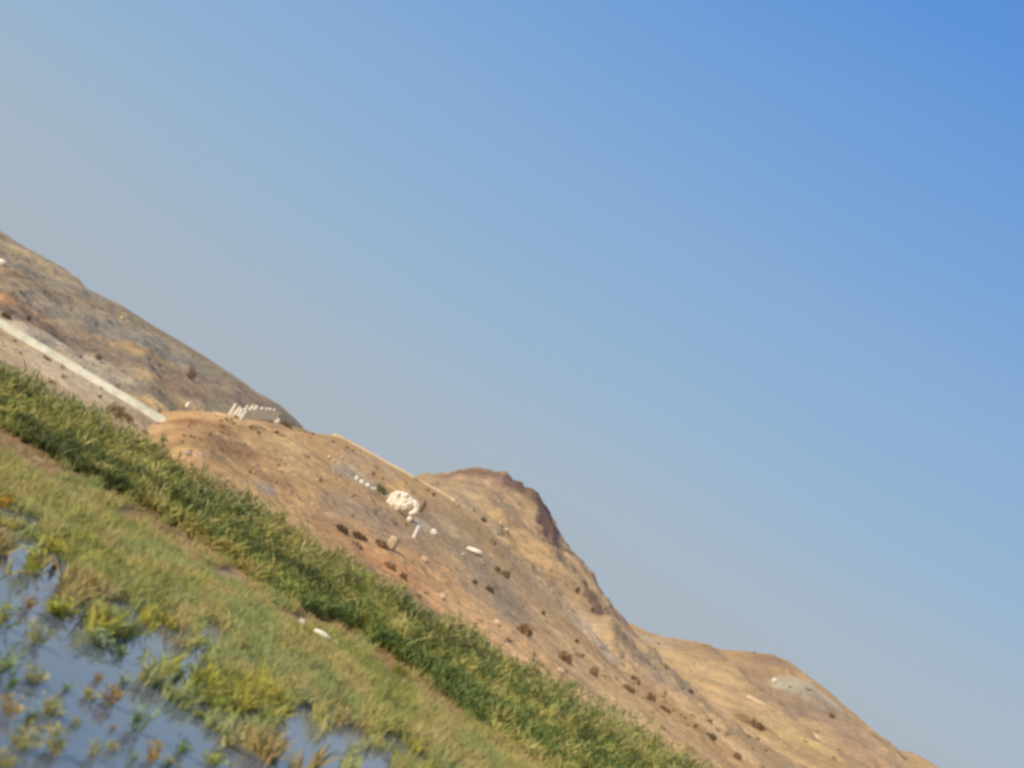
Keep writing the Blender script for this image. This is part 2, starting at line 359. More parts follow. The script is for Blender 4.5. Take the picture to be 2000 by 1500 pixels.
g = mesh_obj('ground', np.stack([GX.ravel(), GY.ravel(), GZ.ravel()], 1), q.ravel(), np.arange(len(q))*4, None, mat_attr('bank_soil', 1.5, .75, 1.2, (5, .06, .8)), gc.reshape(-1, 3), True)
tag(g, kind='structure')

m, n, l, b, o = new_mat('river_water')
b.inputs['Base Color'].default_value = (.13, .155, .18, 1); b.inputs['Roughness'].default_value = .05
b.inputs['IOR'].default_value = 1.33; b.inputs['Specular IOR Level'].default_value = .5
tn = n.new('ShaderNodeTexNoise'); tn.inputs['Scale'].default_value = 2.2; tn.inputs['Detail'].default_value = 4
gg = n.new('ShaderNodeNewGeometry'); l.new(gg.outputs['Position'], tn.inputs['Vector'])
bp = n.new('ShaderNodeBump'); bp.inputs['Distance'].default_value = .006; bp.inputs['Strength'].default_value = .6
l.new(tn.outputs[0], bp.inputs['Height']); l.new(bp.outputs[0], b.inputs['Normal'])
wv = np.array([(-3000, -3000, 0), (3000, -3000, 0), (3000, 47, 0), (-3000, 47, 0)], float)
tag(poly_obj('water', wv, [(0, 1, 2, 3)], m), kind='structure')

# ------------------------------------------------------------------ leaves and blades
def blades(base, L, W, lean, bend, col, phi=None, tipcol=1.15):
    """one tapered bent blade per row of base; returns V, loops, starts, colours"""
    N = len(base)
    if phi is None: phi = RNG.uniform(0, 2*math.pi, N)
    L = np.broadcast_to(L, N); W = np.broadcast_to(W, N); lean = np.broadcast_to(lean, N); bend = np.broadcast_to(bend, N)
    d = np.stack([np.cos(phi), np.sin(phi), 0*phi], 1)
    psi = RNG.uniform(0, math.pi, N); s = np.stack([np.cos(psi), np.sin(psi), 0*psi], 1)
    a1 = lean; a2 = lean+bend
    mid = base + (d*np.sin(a1)[:, None] + np.array([0, 0, 1])*np.cos(a1)[:, None])*(L*.55)[:, None]
    tip = mid + (d*np.sin(a2)[:, None] + np.array([0, 0, 1])*np.cos(a2)[:, None])*(L*.45)[:, None]
    V = np.stack([base - s*(W*.35)[:, None], base + s*(W*.35)[:, None], mid - s*(W*.5)[:, None], mid + s*(W*.5)[:, None], tip], 1)
    C = np.repeat(col[:, None, :], 5, 1).copy(); C[:, 4] *= tipcol
    k = np.arange(N)*5
    q = np.stack([k, k+1, k+3, k+2, k+2, k+3, k+4], 1)
    st = np.stack([np.arange(N)*7, np.arange(N)*7+4], 1)
    return V.reshape(-1, 3), q.ravel(), st.ravel(), C.reshape(-1, 3)
def join(parts):
    Vs, Ls, Ss, Cs = [], [], [], []; v0 = l0 = 0
    for V, Lp, St, C in parts:
        Vs.append(V); Ls.append(Lp+v0); Ss.append(St+l0); Cs.append(C); v0 += len(V); l0 += len(Lp)
    return np.concatenate(Vs), np.concatenate(Ls), np.concatenate(Ss), np.concatenate(Cs)
def jit(c, amt):
    c = np.asarray(c, float)
    return c*(1 + RNG.uniform(-amt, amt, (len(c), 1))) * (1 + RNG.uniform(-amt*.3, amt*.3, (len(c), 3)))
def pal(t, cols):
    cols = np.array(cols); t = np.clip(t, 0, .9999)*(len(cols)-1); i = t.astype(int); f = (t-i)[:, None]
    return cols[i]*(1-f) + cols[i+1]*f
def norm01(a, lo=.3, hi=.7): return np.clip((a-lo)/(hi-lo), 0, 1)

def reed_bed(name, label, n, y0, y1, h0, h1, palette, seed, group=None, dens=0.3):
    X = RNG.uniform(-27, 27, n); yf = y0 - (7*sm(.5, 7, X) if h0 < 1 else 0); Y = yf + (y1-yf)*RNG.uniform(0, 1, n) + 4.2*(fbm(X/3.0, X*0, seed, 3)-.5)
    keep = fbm(X/1.6, Y/1.3, seed+1, 3) > dens; X, Y = X[keep], Y[keep]
    t = np.clip((Y-yf[keep] if h0 < 1 else Y-y0)/((y1-yf[keep]) if h0 < 1 else (y1-y0)), 0, 1)
    H = (h0 + (h1-h0)*t**.8)*(.60+.75*fbm(X/1.3, Y/.9, seed+2, 3))*RNG.uniform(.78, 1.06, len(X))*(.97+.0065*X)
    gz = ground_z(X, Y)
    hue = norm01(fbm(X/2.1, Y/1.1, seed+3, 4), .34, .66)
    c = pal(hue, palette)
    parts = []
    base = np.stack([X, Y, gz-.05], 1)
    parts.append(blades(base, H, .03, RNG.uniform(0, .14, len(X)), .12, jit(c*.9, .15)))
    for k in range(7):
        fr = RNG.uniform(.2, .97, len(X))
        b2 = base + np.stack([RNG.normal(0, .03, len(X)), RNG.normal(0, .03, len(X)), H*fr], 1)
        cl = pal(norm01(.55*fbm(X/3.2, Y/2.4, seed+3, 4) + .45*fbm(X/1.5+7, (b2[:, 2]+Y*.4)/.55, seed+9, 4), .39, .61), palette)
        parts.append(blades(b2, RNG.uniform(.28, .62, len(X)), RNG.uniform(.035, .07, len(X)), RNG.uniform(.3, 1.2, len(X)), RNG.uniform(.2, .9, len(X)), jit(cl, .14), tipcol=1.05))
    V, Lp, St, C = join(parts)
    o = mesh_obj(name, V, Lp, St, None, M_LEAF, C)
    return tag(o, label, 'reeds', kind='stuff'), X, Y, gz+H
GREENS = [(.17,.19,.065), (.27,.30,.08), (.43,.41,.10), (.58,.49,.19), (.52,.46,.13), (.36,.39,.10), (.20,.26,.075)]
OCHRE = [(.26,.27,.08), (.44,.38,.12), (.54,.42,.18), (.42,.37,.11), (.26,.29,.09)]
o1, rx, ry, rz = reed_bed('reeds', 'dense dark green reeds standing along the bank behind the tan mud strip', 18000, 48.0, 55.5, .45, 1.95, GREENS, 400)
o2, sx, sy, sz = reed_bed('reeds', 'yellow green reed tops behind the dark green reeds', 5600, 54.6, 58.5, 1.45, 1.95, OCHRE, 430, dens=.35)
# pale flowering plumes above some of the reeds
sel = (fbm(rx/2.2, ry/2, 450, 3) > .52) & (rz > 1.75) & (RNG.uniform(0, 1, len(rx)) < .30)
px_, py_, pz_ = rx[sel], ry[sel], rz[sel]
pp = []
for k in range(6):
    b0 = np.stack([px_ + RNG.normal(0, .03, len(px_)), py_ + RNG.normal(0, .03, len(px_)), pz_ - .12 + RNG.uniform(-.05, .1, len(px_))], 1)
    pp.append(blades(b0, RNG.uniform(.16, .30, len(px_)), .06, RNG.uniform(.0, .5, len(px_)), .5, jit(np.tile((.42, .38, .17), (len(px_), 1)), .2)))
tag(mesh_obj('reed_plumes', *join(pp)[:3], None, M_LEAF, join(pp)[3]) if False else (lambda r: mesh_obj('reed_plumes', r[0], r[1], r[2], None, M_LEAF, r[3]))(join(pp)),
    'pale flowering plumes above the dark green reeds', 'reed plumes', kind='stuff')

# marsh grass between the water and the mud strip
def marsh(name, label, n, xr, y0, y1, palette, seed, hmin, hmax, dens, W=(.014, .030), lean=.6, edge=True):
    Y = np.sqrt(RNG.uniform(y0**2, y1**2, n)); X = RNG.uniform(-1, 1, n)*(xr*Y/45)
    gz = ground_z(X, Y)
    cov = .5+1.25*(.55*fbm(X/.9, Y/4.2, seed, 3)+.45*fbm(X/.28, Y/1.5, seed+8, 3)-.5)
    thr = dens(X, Y); keep = cov > thr; X, Y, gz = X[keep], Y[keep], gz[keep]
    gz = np.maximum(gz, -.03)
    hn = fbm(X/1.2, Y/1.8, seed+2, 3)
    H = (hmin + (hmax-hmin)*hn)*RNG.uniform(.6, 1.2, len(X))
    c = pal(norm01(fbm(X/1.4+3, Y/6, seed+3, 4), .32, .68), palette)
    base = np.stack([X, Y, gz], 1)
    r = blades(base, H, RNG.uniform(W[0], W[1], len(X)), RNG.uniform(0, lean, len(X)), RNG.uniform(.1, .9, len(X)), jit(c, .16))
    return tag(mesh_obj(name, r[0], r[1], r[2], None, M_LEAF, r[3]), label, 'grass', kind='stuff')
MG = [(.34,.34,.10), (.42,.40,.12), (.50,.44,.13), (.54,.42,.18), (.46,.41,.13), (.41,.42,.15), (.36,.38,.13)]
def dens_m(X, Y): return .20 + .42*sm(39.5, 43.5, Y + 6*(fbm(X/3.5, Y/3, 470, 3)-.5) + 2.0*sm(1, 7, X))*(1 - .12*sm(.45, .62, fbm(X/2.8, Y/6, 474, 3))) + .36*(1-sm(27, 37, Y))
marsh('marsh_grass', 'soft olive green marsh grass between the open water and the mud strip', 300000, 26, 24.5, 50.5, MG, 460, .20, .62, dens_m)
DG = [(.40,.27,.13), (.50,.36,.18), (.36,.30,.12), (.46,.32,.16)]
marsh('dry_grass', 'short straw coloured grass on the mud strip at the foot of the reeds', 80000, 26, 40.5, 51, DG, 480, .08, .30, lambda X, Y: .42 + 0*X)
EG = [(.20,.23,.07), (.38,.36,.07), (.52,.44,.08), (.33,.36,.12), (.42,.42,.19), (.44,.34,.13)]
def dens_e(X, Y): return .545 + .07*(1-sm(19.5, 22.5, Y)) - .03*sm(23, 26, Y) + .5*(1-sm(18.2, 19.4, Y + 2*(fbm(X/1.5, X*0, 511, 3)-.5)))
marsh('water_weed', 'patchy yellow green weed at the edge of the open water', 110000, 26, 18.4, 31.0, EG, 500, .10, .62, dens_e, (.02, .055), .8)

# ------------------------------------------------------------------ plants standing in the open water
PLANT_C = {'yellow': [(.34,.30,.05), (.22,.23,.05), (.42,.33,.10)], 'green': [(.14,.18,.05), (.22,.25,.07), (.10,.12,.04)],
           'rust': [(.34,.15,.06), (.40,.25,.09), (.24,.14,.07)], 'ochre': [(.48,.32,.12), (.38,.28,.10), (.28,.24,.09)],
           'tan': [(.48,.33,.20), (.40,.32,.18), (.26,.25,.13)], 'grey': [(.27,.28,.19), (.32,.32,.22), (.19,.21,.14)], 'orange': [(.50,.26,.06), (.42,.28,.07), (.36,.20,.05)]}
def make_plant(kind, seed):
    r = np.random.default_rng(seed); root = empty('water_plant', (0, 0, 0))
    ns = 16; ph = r.uniform(0, 6.283, ns); rad = r.uniform(0, .30, ns)
    b0 = np.stack([rad*np.cos(ph), rad*np.sin(ph), np.full(ns, -.05)], 1)
    hh = r.uniform(.45, 1.0, ns); ln = r.uniform(0, .5, ns); bd = r.uniform(0, .5, ns)
    ba = blades(b0, hh, .035, ln, bd, np.tile(np.array(PLANT_C[kind][2])*.8, (ns, 1)), ph)
    mesh_obj('stems', ba[0], ba[1], ba[2], None, M_LEAF, ba[3], parent=root)
    V5 = ba[0].reshape(-1, 5, 3); parts = []
    for k in range(9):
        f = r.uniform(.1, 1, ns)[:, None]
        m_ = (V5[:, 2]+V5[:, 3])/2; a_ = (V5[:, 0]+V5[:, 1])/2; t_ = V5[:, 4]
        p = np.where(f < .55, a_+(m_-a_)*f/.55, m_+(t_-m_)*(f-.55)/.45)
        c = np.array(PLANT_C[kind])[r.integers(0, 3, ns)]*np.array((1.5, 1.75, 1.2))
        parts.append(blades(p + r.normal(0, .012, (ns, 3)), r.uniform(.14, .30, ns), r.uniform(.06, .12, ns), r.uniform(.5, 1.5, ns), r.uniform(.1, .6, ns), c*r.uniform(.7, 1.25, (ns, 1))))
    J = join(parts); mesh_obj('leaves', J[0], J[1], J[2], None, M_LEAF, J[3], parent=root)
    return root
def copy_tree(o, parent=None):
    c = o.copy(); COL.objects.link(c); c.parent = parent
    for ch in o.children: copy_tree(ch, c)
    return c
PROTO = {}; USED = set()
# (x, y) of the middle in the photo, width, height in px, colour, label
PL = [
 (66,1106,50,56,'yellow','yellow green water plant right of the left frame edge beside the dark stump'),
 (159,1142,44,46,'rust','rusty red water plant at the edge of the weed, biggest of the red ones'),
 (117,1190,64,44,'yellow','wide mustard yellow water plant below the rusty red one'),
 (54,1180,26,34,'rust','small rust brown water plant left of the wide mustard one'),
 (10,1208,44,60,'yellow','bright yellow green water plant cut by the left frame edge'),
 (72,1242,46,56,'tan','pinkish tan water plant tapering to a green foot, alone in the open water'),
 (68,1322,44,46,'tan','brownish tan water plant below the tapering pinkish one'),
 (12,1295,56,64,'grey','large grey green water plant at the left frame edge'),
 (192,1325,18,26,'rust','tiny red water plant in the middle of the open water'),
 (177,1358,32,30,'ochre','squat ochre water plant just under the tiny red one'),
 (218,1362,36,52,'rust','red brown leaning water plant right of the squat ochre one'),
 (272,1410,44,74,'grey','tall pale grey green water plant, faint against the open water'),
 (105,1384,46,52,'tan','pale straw water plant with a leaning white stalk'),
 (18,1386,34,50,'orange','orange pink water plant near the left frame edge'),
 (57,1404,26,40,'green','olive water plant between the orange pink one and the pale straw one'),
 (111,1452,42,74,'ochre','tall ochre water plant near the bottom edge of the photo'),
 (45,1446,50,62,'ochre','broad ochre water plant left of the tall ochre one'),
 (8,1488,40,36,'ochre','ochre water plant in the bottom left corner'),
 (186,1466,24,52,'tan','thin tan water plant leaning over the open water'),
 (220,1460,20,30,'ochre','small ochre tuft beside the thin leaning tan plant'),
 (303,1476,36,50,'orange','orange tan water plant at the bottom edge below the faint grey one'),
 (357,1462,28,40,'green','dark olive water plant at the bottom edge, right of the orange tan one'),
 (414,1482,40,34,'yellow','low mustard water plant at the bottom edge'),
 (219,1424,13,14,'rust','tiny rust tuft floating in the clearest water'),
 (345,1322,26,62,'green','dark green stalky water plant jutting down from the weed edge'),
 (388,1340,46,66,'yellow','bright yellow green water plant right of the dark green stalky one'),
 (537,1456,26,40,'ochre','ochre water plant in the gap of the weed near the bottom edge'),
 (450,1445,48,46,'tan','pale pinkish water plant below the bright yellow weed'),
 (195,1250,52,44,'grey','grey tan water plant at the weed edge right of the pinkish tan one'),
 (297,1318,36,46,'ochre','ochre green water plant left of the dark green stalky one'),
 (8,980,34,44,'orange','vivid orange plant at the left frame edge in the weed'),
 (235,1275,24,30,'green','small olive water plant hanging off the weed edge'),
 (430,1385,44,44,'yellow','mustard green water plant at the lowest tip of the weed'),
 (330,1488,24,26,'tan','short tan tuft right of the orange tan plant at the bottom edge'),
 (245,1330,26,30,'grey','small grey tan tuft beyond the red brown leaning plant'),
 (130,1345,22,30,'grey','faint grey tuft between the brownish tan plant and the tiny red one'),
 (25,1335,26,40,'green','dull green water plant under the large grey green one'),
 (150,1410,20,24,'tan','small tan tuft right of the pale straw plant'),
 (262,1480,18,26,'grey','short grey tuft left of the orange tan plant at the bottom edge'),
]
for k, (x, y, wd, ht, kind, lab) in enumerate(PL):
    b0 = G(*off(x, y, 0, -ht*.30)); dpt = b0.y; s = dpt/F_PX
    key = (kind, k % 2)
    if key not in PROTO: PROTO[key] = make_plant(kind, 900+k); o = PROTO[key]
    else: o = copy_tree(PROTO[key])
    o.location = (b0.x, b0.y, 0); o.rotation_euler = (0, 0, random.uniform(0, 6.28))
    o.scale = (wd*s*1.3, wd*s*1.3, ht*s*1.0)
    tag(o, lab, 'water plant', 'water plants standing in the open water')
    o.name = 'water_plant'

# ------------------------------------------------------------------ rocks
def rock_verts(sub, seed, amp=.25, freq=1.4):
    bm_ = __import__('bmesh').new(); __import__('bmesh').ops.create_icosphere(bm_, subdivisions=sub, radius=1)
    V = np.array([v.co[:] for v in bm_.verts]); Fc = [[v.index for v in f.verts] for f in bm_.faces]; bm_.free()
    n = (fbm(V[:, 0]*freq+seed, V[:, 1]*freq+V[:, 2]*freq*1.3, seed, 3)-.5)*2 + (fbm(V[:, 2]*freq*1.6+seed, V[:, 0]*freq-V[:, 1], seed+5, 3)-.5)
    V = V*(1+amp*n)[:, None]
    V = np.clip(V, -.82, .82) if seed % 2 else V
    return V, Fc
def rock(name, x, y, wd, ht, mat, label, cat='rock', group=None, seed=1, depth=.8, on='hill', sub=3, tilt=0.0):
    b0 = hit(*off(x, y, 0, -ht*.42)) if on == 'hill' else G(*off(x, y, 0, -ht*.42), .16)
    s = b0.y/F_PX; V, Fc = rock_verts(sub, seed)
    V = V*np.array([wd*s/2, max(wd, ht)*s/2*depth, ht*s/2])
    if tilt: c_, s_ = math.cos(tilt), math.sin(tilt); V[:, [0, 2]] = V[:, [0, 2]] @ np.array([[c_, s_], [-s_, c_]])
    V[:, 2] += ht*s*.36
    o = poly_obj(name, V, Fc, mat, smooth=False); o.location = b0
    return tag(o, label, cat, group)
rock('boulder', 767, 1060, 24, 36, M_TANROCK, 'upright rounded tan boulder on the orange slope below the white rocks', seed=3)
rock('white_rock', 928, 1076, 34, 12, M_WHITE, 'flat elongated white rock lying alone right of the road stones', seed=4, tilt=.12)
rock('white_rock', 848, 1040, 14, 14, M_PAINT, 'small round white rock right of the upright white post', seed=6)
rock('white_rock', 540, 822, 13, 13, M_WHITE, 'small pointed white rock left of a dark bush under the grey retaining wall', seed=8)
rock('white_rock', 3, 512, 16, 14, M_WHITE, 'white rock at the left frame edge high on the ridge', seed=10)
rock('white_rock', 367, 791, 8, 14, M_WHITE, 'narrow white stone on the tan saddle under the ridge', seed=12)
rock('rock', 865, 1165, 16, 12, M_TANROCK, 'pale pinkish rock just above the reeds on the orange slope', seed=14)
rock('rock', 972, 1216, 18, 14, M_TANROCK, 'pale tan rock between the reeds and a dark bush', seed=16)
rock('rock', 1030, 1228, 8, 8, M_TANROCK, 'tiny pale rock beside the widest dark bush on the orange slope', seed=17)
rock('rock', 1095, 1310, 16, 12, M_TANROCK, 'pale rock left of two dark bushes close to the reeds', seed=18)
rock('rock', 238, 621, 11, 9, M_TANROCK, 'small pale rock high on the long ridge', seed=20)
rock('rock', 1513, 1328, 9, 9, M_WHITE, 'small white rock at the corner of the grey scree patch', seed=22)
rock('rock', 905, 1083, 10, 10, M_GREYROCK, 'small grey rock left of the flat elongated white rock', seed=24)
rock('rock', 990, 1035, 10, 9, M_TANROCK, 'pale small rock on the middle of the rocky hill', seed=26)
rock('rock', 978, 1022, 8, 8, M_TANROCK, 'smaller pale rock just above another on the middle of the rocky hill', seed=28)
rock('rock', 368, 886, 15, 10, M_GREYROCK, 'left grey rock of a pair above the reeds on the brown mound', seed=30)
rock('rock', 392, 888, 15, 10, M_GREYROCK, 'right grey rock of a pair above the reeds on the brown mound', seed=31)
rock('rock', 830, 1092, 18, 12, M_TANROCK, 'flat tan rock on the slope right of the upright boulder', seed=35)
# stones at the foot of the reeds
rock('white_rock', 628, 1240, 38, 17, M_WHITE, 'biggest white rock on the mud strip at the foot of the reeds', on='g', seed=40)
rock('white_rock', 656, 1256, 20, 15, M_PAINT, 'second white rock on the mud strip, right beside the biggest one', on='g', seed=41)
rock('white_rock', 700, 1265, 11, 15, M_WHITE, 'small upright white rock on the mud strip, third from the left', on='g', seed=43)
rock('white_rock', 787, 1334, 10, 17, M_TANROCK, 'narrow pinkish rock on the mud strip below a yellow bush', on='g', seed=45)
rock('white_rock', 818, 1363, 11, 13, M_WHITE, 'last small white rock on the mud strip, lowest in the photo', on='g', seed=47)
rock('white_rock', 590, 1214, 14, 13, M_PAINT, 'pale grey rock on the mud strip left of the biggest white one', on='g', seed=49)

# big white rocks with a hollow
def white_mass():
    b0 = hit(*off(792, 985, 0, -20)); s = b0.y/F_PX
    root = empty('white_rock', b0)
    lumps = [(-19, 3, 28, 30, 60), (-8, 4, 30, 34, 66), (-15, 0, 30, 28, 68), (-22, 15, 11, 12, 62), (-7, 20, 12, 10, 64), (1, 8, 20, 26, 70)]
    Vs, Fs, v0 = [], [], 0
    for k, (u, v, ru, rv, sd_) in enumerate(lumps):
        V, Fc = rock_verts(4, sd_, .30, 2.6); V = V*np.array([ru*.60, 8+.7*k, rv*.56])*s + np.array([u*s, 0, (v+14)*s])
        Vs.append(V); Fs += [[i+v0 for i in f] for f in Fc]; v0 += len(V)
    poly_obj('boulders', np.concatenate(Vs), Fs, M_WHITE, parent=root)
    cu, cv, R_ = 13, 3, 10.5; V, Fs = [], []; na, nb = 34, 20
    for k in range(na):
        a = math.radians(178 - 262*k/(na-1)); f = (.25 if k in (0, na-1) else 1)
        for b_ in range(nb):
            t = 2*math.pi*b_/nb; rr = (7.6 - .08*k + 4.2*(fbm(k*.55, b_*.7, 91, 3)-.5))*f
            V.append(((cu+(R_+rr*math.cos(t))*math.cos(a))*s, rr*1.1*math.sin(t)*s, (cv+16+(R_+rr*math.cos(t))*math.sin(a))*s))
    for k in range(na-1): Fs += [(k*nb+b_, k*nb+(b_+1) % nb, (k+1)*nb+(b_+1) % nb, (k+1)*nb+b_) for b_ in range(nb)]
    Fs += [tuple(range(nb))[::-1], tuple((na-1)*nb+b_ for b_ in range(nb))]
    poly_obj('arch', np.array(V, dtype=float), Fs, M_WHITE, parent=root)
    tag(root, 'big jagged white rock mass with a hooked arch at its right end', 'rock')
white_mass()

# ------------------------------------------------------------------ walls and road stones
def wall(name, pts, thick, h, mat, label, cat='wall', sink=.5, coping=None, taper=0):
    """pts: list of world points on the top line"""
    V, Fs = [], []; n_ = len(pts)
    for i_, p in enumerate(pts):
        q0 = pts[max(0, i_-1)]; q1 = pts[min(n_-1, i_+1)]
        d = Vector((q1.x-q0.x, q1.y-q0.y, 0)).normalized(); s = Vector((-d.y, d.x, 0))*thick/2
        hh = h(i_) if callable(h) else h
        for sg, zz in ((-1, 0), (1, 0), (1, -hh-sink), (-1, -hh-sink)):
            V.append((p.x+s.x*sg, p.y+s.y*sg, p.z+zz+(.02*random.uniform(-1, 1) if zz == 0 else 0)))
    for i_ in range(n_-1):
        a = i_*4; b_ = a+4
        for k in range(4): Fs.append((a+k, a+(k+1) % 4, b_+(k+1) % 4, b_+k))
    Fs.append((3, 2, 1, 0)); Fs.append(tuple((n_-1)*4+k for k in range(4)))
    o = poly_obj(name, np.array(V), Fs, mat)
    return tag(o, label, cat) if label else o
def lerp_px(a, b, n_): return [(a[0]+(b[0]-a[0])*i/(n_-1), a[1]+(b[1]-a[1])*i/(n_-1)) for i in range(n_)]
# roadside parapet: body with a slightly wider coping, and piers
ptsE = [P(x, y, 119.2) for x, y in lerp_px((-420, 371), (326, 818), 60)]
root = empty('parapet_wall', ptsE[-1]); tag(root, 'long pale concrete parapet wall along the road on the gravel embankment', 'wall')
w1 = wall('wall_body', ptsE, .28, .16, M_CONC, None); w2 = wall('coping', [p+Vector((0, 0, .06)) for p in ptsE], .34, .07, M_CONC, None, sink=0)
for o in (w1, w2): o.parent = root; o.matrix_parent_inverse = Matrix.Translation(-ptsE[-1])
ptsB = [P(x, y, 208.5) for x, y in [(652, 846), (664, 851), (700, 870), (760, 903), (820, 936), (850, 953), (890, 975)]]
wall('parapet_wall', ptsB, .5, lambda i: .4, M_TANW, 'thin sandy parapet wall along the skyline of the knoll', sink=1.2)
# pale line on the right hill
ptsD = []
for x, y in lerp_px((1462, 1362), (1600, 1445), 14):
    h_ = hit(x, y)
    if h_: ptsD.append(h_ + Vector((0, 0, .45)))
ptsD = [Vector((p.x, ptsD[0].y + (ptsD[-1].y-ptsD[0].y)*i/(len(ptsD)-1), 0)) for i, p in enumerate(ptsD)]
tmp = []
for (x, y), p in zip(lerp_px((1462, 1362), (1600, 1445), len(ptsD)), ptsD): tmp.append(P(x, y, p.y) + Vector((0, 0, .5)))
wall('track_wall', tmp, .8, .6, M_TANW, 'low pale wall beside the track below the grey scree patch', sink=1.5)

def stone_post(name, x, y, wd, ht, label, group, mat=M_PAINT, Y=None):
    bx, by = off(x, y, 0, -ht/2)
    b0 = P(bx, by, Y) if Y else hit(bx, by); s = b0.y/F_PX
    w_ = wd*s*.62; h_ = ht*s*1.12; V = []
    for z, f in ((-.5, 1.1), (h_*.05, 1.08), (h_*.1, .95), (h_*.82, .85), (h_*.95, .6), (h_, .25)):
        for a in range(8):
            t = a*math.pi/4+math.pi/8; V.append((w_*f*1.08*math.cos(t), w_*f*1.08*math.sin(t), z))
    Fs = [(r*8+a, r*8+(a+1) % 8, r*8+8+(a+1) % 8, r*8+8+a) for r in range(5) for a in range(8)] + [tuple(40+a for a in range(8))]
    o = poly_obj(name, np.array(V), Fs, mat); o.location = b0; o.rotation_euler = (random.uniform(-.08, .08), random.uniform(-.13, .13), random.uniform(0, .7))
    return tag(o, label, 'guard stone', group)
# retaining wall on the far road and its guard stones
YR = min(h_.y for h_ in (hit(x_, 818) for x_ in (474, 490, 505, 520, 535, 547)) if h_) - 1.5
ptsR = [P(474, 804, YR), P(490, 801, YR), P(505, 799.5, YR), P(520, 800, YR+.1), P(535, 802, YR+.2), P(549, 805, YR+.3)]
wall('retaining_wall', ptsR, .8, lambda i: [.3, .6, .85, .85, .8, .6][i], M_GREY, 'grey retaining wall of the far road, with small white stones along its top', sink=.4)
GRP = 'white guard stones along the far road'
for (x, y, wd, ht, lab) in [(457, 797, 5.5, 15, 'tall white guard stone at the left end of the far road row'), (464, 802, 5.5, 15, 'second tall white guard stone of the far road row'),
        (471, 806, 5.5, 13, 'third tall white guard stone of the far road row'), (477, 808, 5, 11, 'fourth, shorter white guard stone, where the grey wall begins')]:
    stone_post('guard_stone', x, y, wd*1.15, ht, lab, GRP, Y=YR-.3)
ordn = ['first', 'second', 'third', 'fourth', 'fifth', 'sixth', 'seventh']
for k, (x, y, wd, ht) in enumerate([(482, 795, 4, 7), (492, 795, 5, 8), (501, 797, 7, 8), (511, 798, 5, 7), (521, 799, 5, 5), (528, 799.5, 5, 5), (536, 801, 5, 5)]):
    stone_post('guard_stone', x, y, wd, ht, f'{ordn[k]} small white guard stone from the left on top of the grey retaining wall', GRP, Y=YR+.1)
# second road across the knoll
GR2 = 'white guard stones left of the big white rock'
pk = [(666, 905), (690, 924), (715, 945), (738, 962), (757, 976)]
ph_ = [hit(*q_) for q_ in pk]
ymid = sorted(p.y for p in ph_ if p)[2]
wall('retaining_wall', [P(x, y-4, ymid) for x, y in pk], .8, lambda i: [1.0, 1.1, .7, .6, .5][i], M_GREY, 'broken grey retaining wall leading to the big white rock', sink=1.5)
for k, (x, y, wd, ht, lab) in enumerate([(697, 936, 7, 10, 'white guard stone at the upper left start of the row by the white rock'), (706, 945, 9, 12, 'second white guard stone of the row by the white rock'),
        (717, 952, 9, 12, 'third white guard stone of the row by the white rock'), (726, 960, 9, 12, 'fourth and brightest white guard stone of the row by the white rock'),
        (733, 957, 5, 9, 'small grey white guard stone behind the brightest one'), (743, 966, 6, 11, 'sixth guard stone, greyish, of the row by the white rock'), (752, 974, 6, 12, 'guard stone touching the big white rock')]):
    stone_post('guard_stone', x, y, wd*1.15, ht*1.15, lab, GR2, Y=ymid-1.2)
o = stone_post('guard_stone', 814, 1040, 6.5, 23, 'tall slim white post standing alone below the arched white rock', None)
rock('white_rock', 800, 1014, 10, 12, M_WHITE, 'small pale rock right under the arch of the big white rock', seed=52)
for k, (x, y, wd, ht, lab) in enumerate([(643, 893, 9, 8, 'upper pale rubble stone above the broken grey wall'), (652, 900, 9, 9, 'pale rubble stone at the upper end of the broken grey wall'),
        (668, 895, 7, 7, 'pinkish rubble stone just above the broken grey wall'), (661, 906, 7, 7, 'small pale rubble stone against the broken grey wall')]):
    rock('rubble_stone', x, y, wd, ht, M_TANROCK, lab, 'stone', 'rubble at the end of the broken wall', seed=110+k)

# dark stump in the water
b0 = G(103, 1112); V, Fs = [], []
for r_, (dx, dz, rr) in enumerate([(0, -.2, .06), (0, 0, .055), (.01, .06, .06), (.025, .11, .048), (.03, .15, .035), (.045, .185, .012)]):
    for a in range(9):
        t = a*2*math.pi/9; k_ = rr*(1+.25*random.uniform(-1, 1)); V.append((dx+k_*math.cos(t), k_*math.sin(t), dz))
for r_ in range(5): Fs += [(r_*9+a, r_*9+(a+1) % 9, r_*9+9+(a+1) % 9, r_*9+9+a) for a in range(9)]
Fs.append(tuple(45+a for a in range(9)))
o = poly_obj('stump', np.array(V), Fs, M_DARKWOOD, smooth=True); o.location = b0
tag(o, 'small dark purplish stump standing in the water beside the yellow green plant', 'stump')

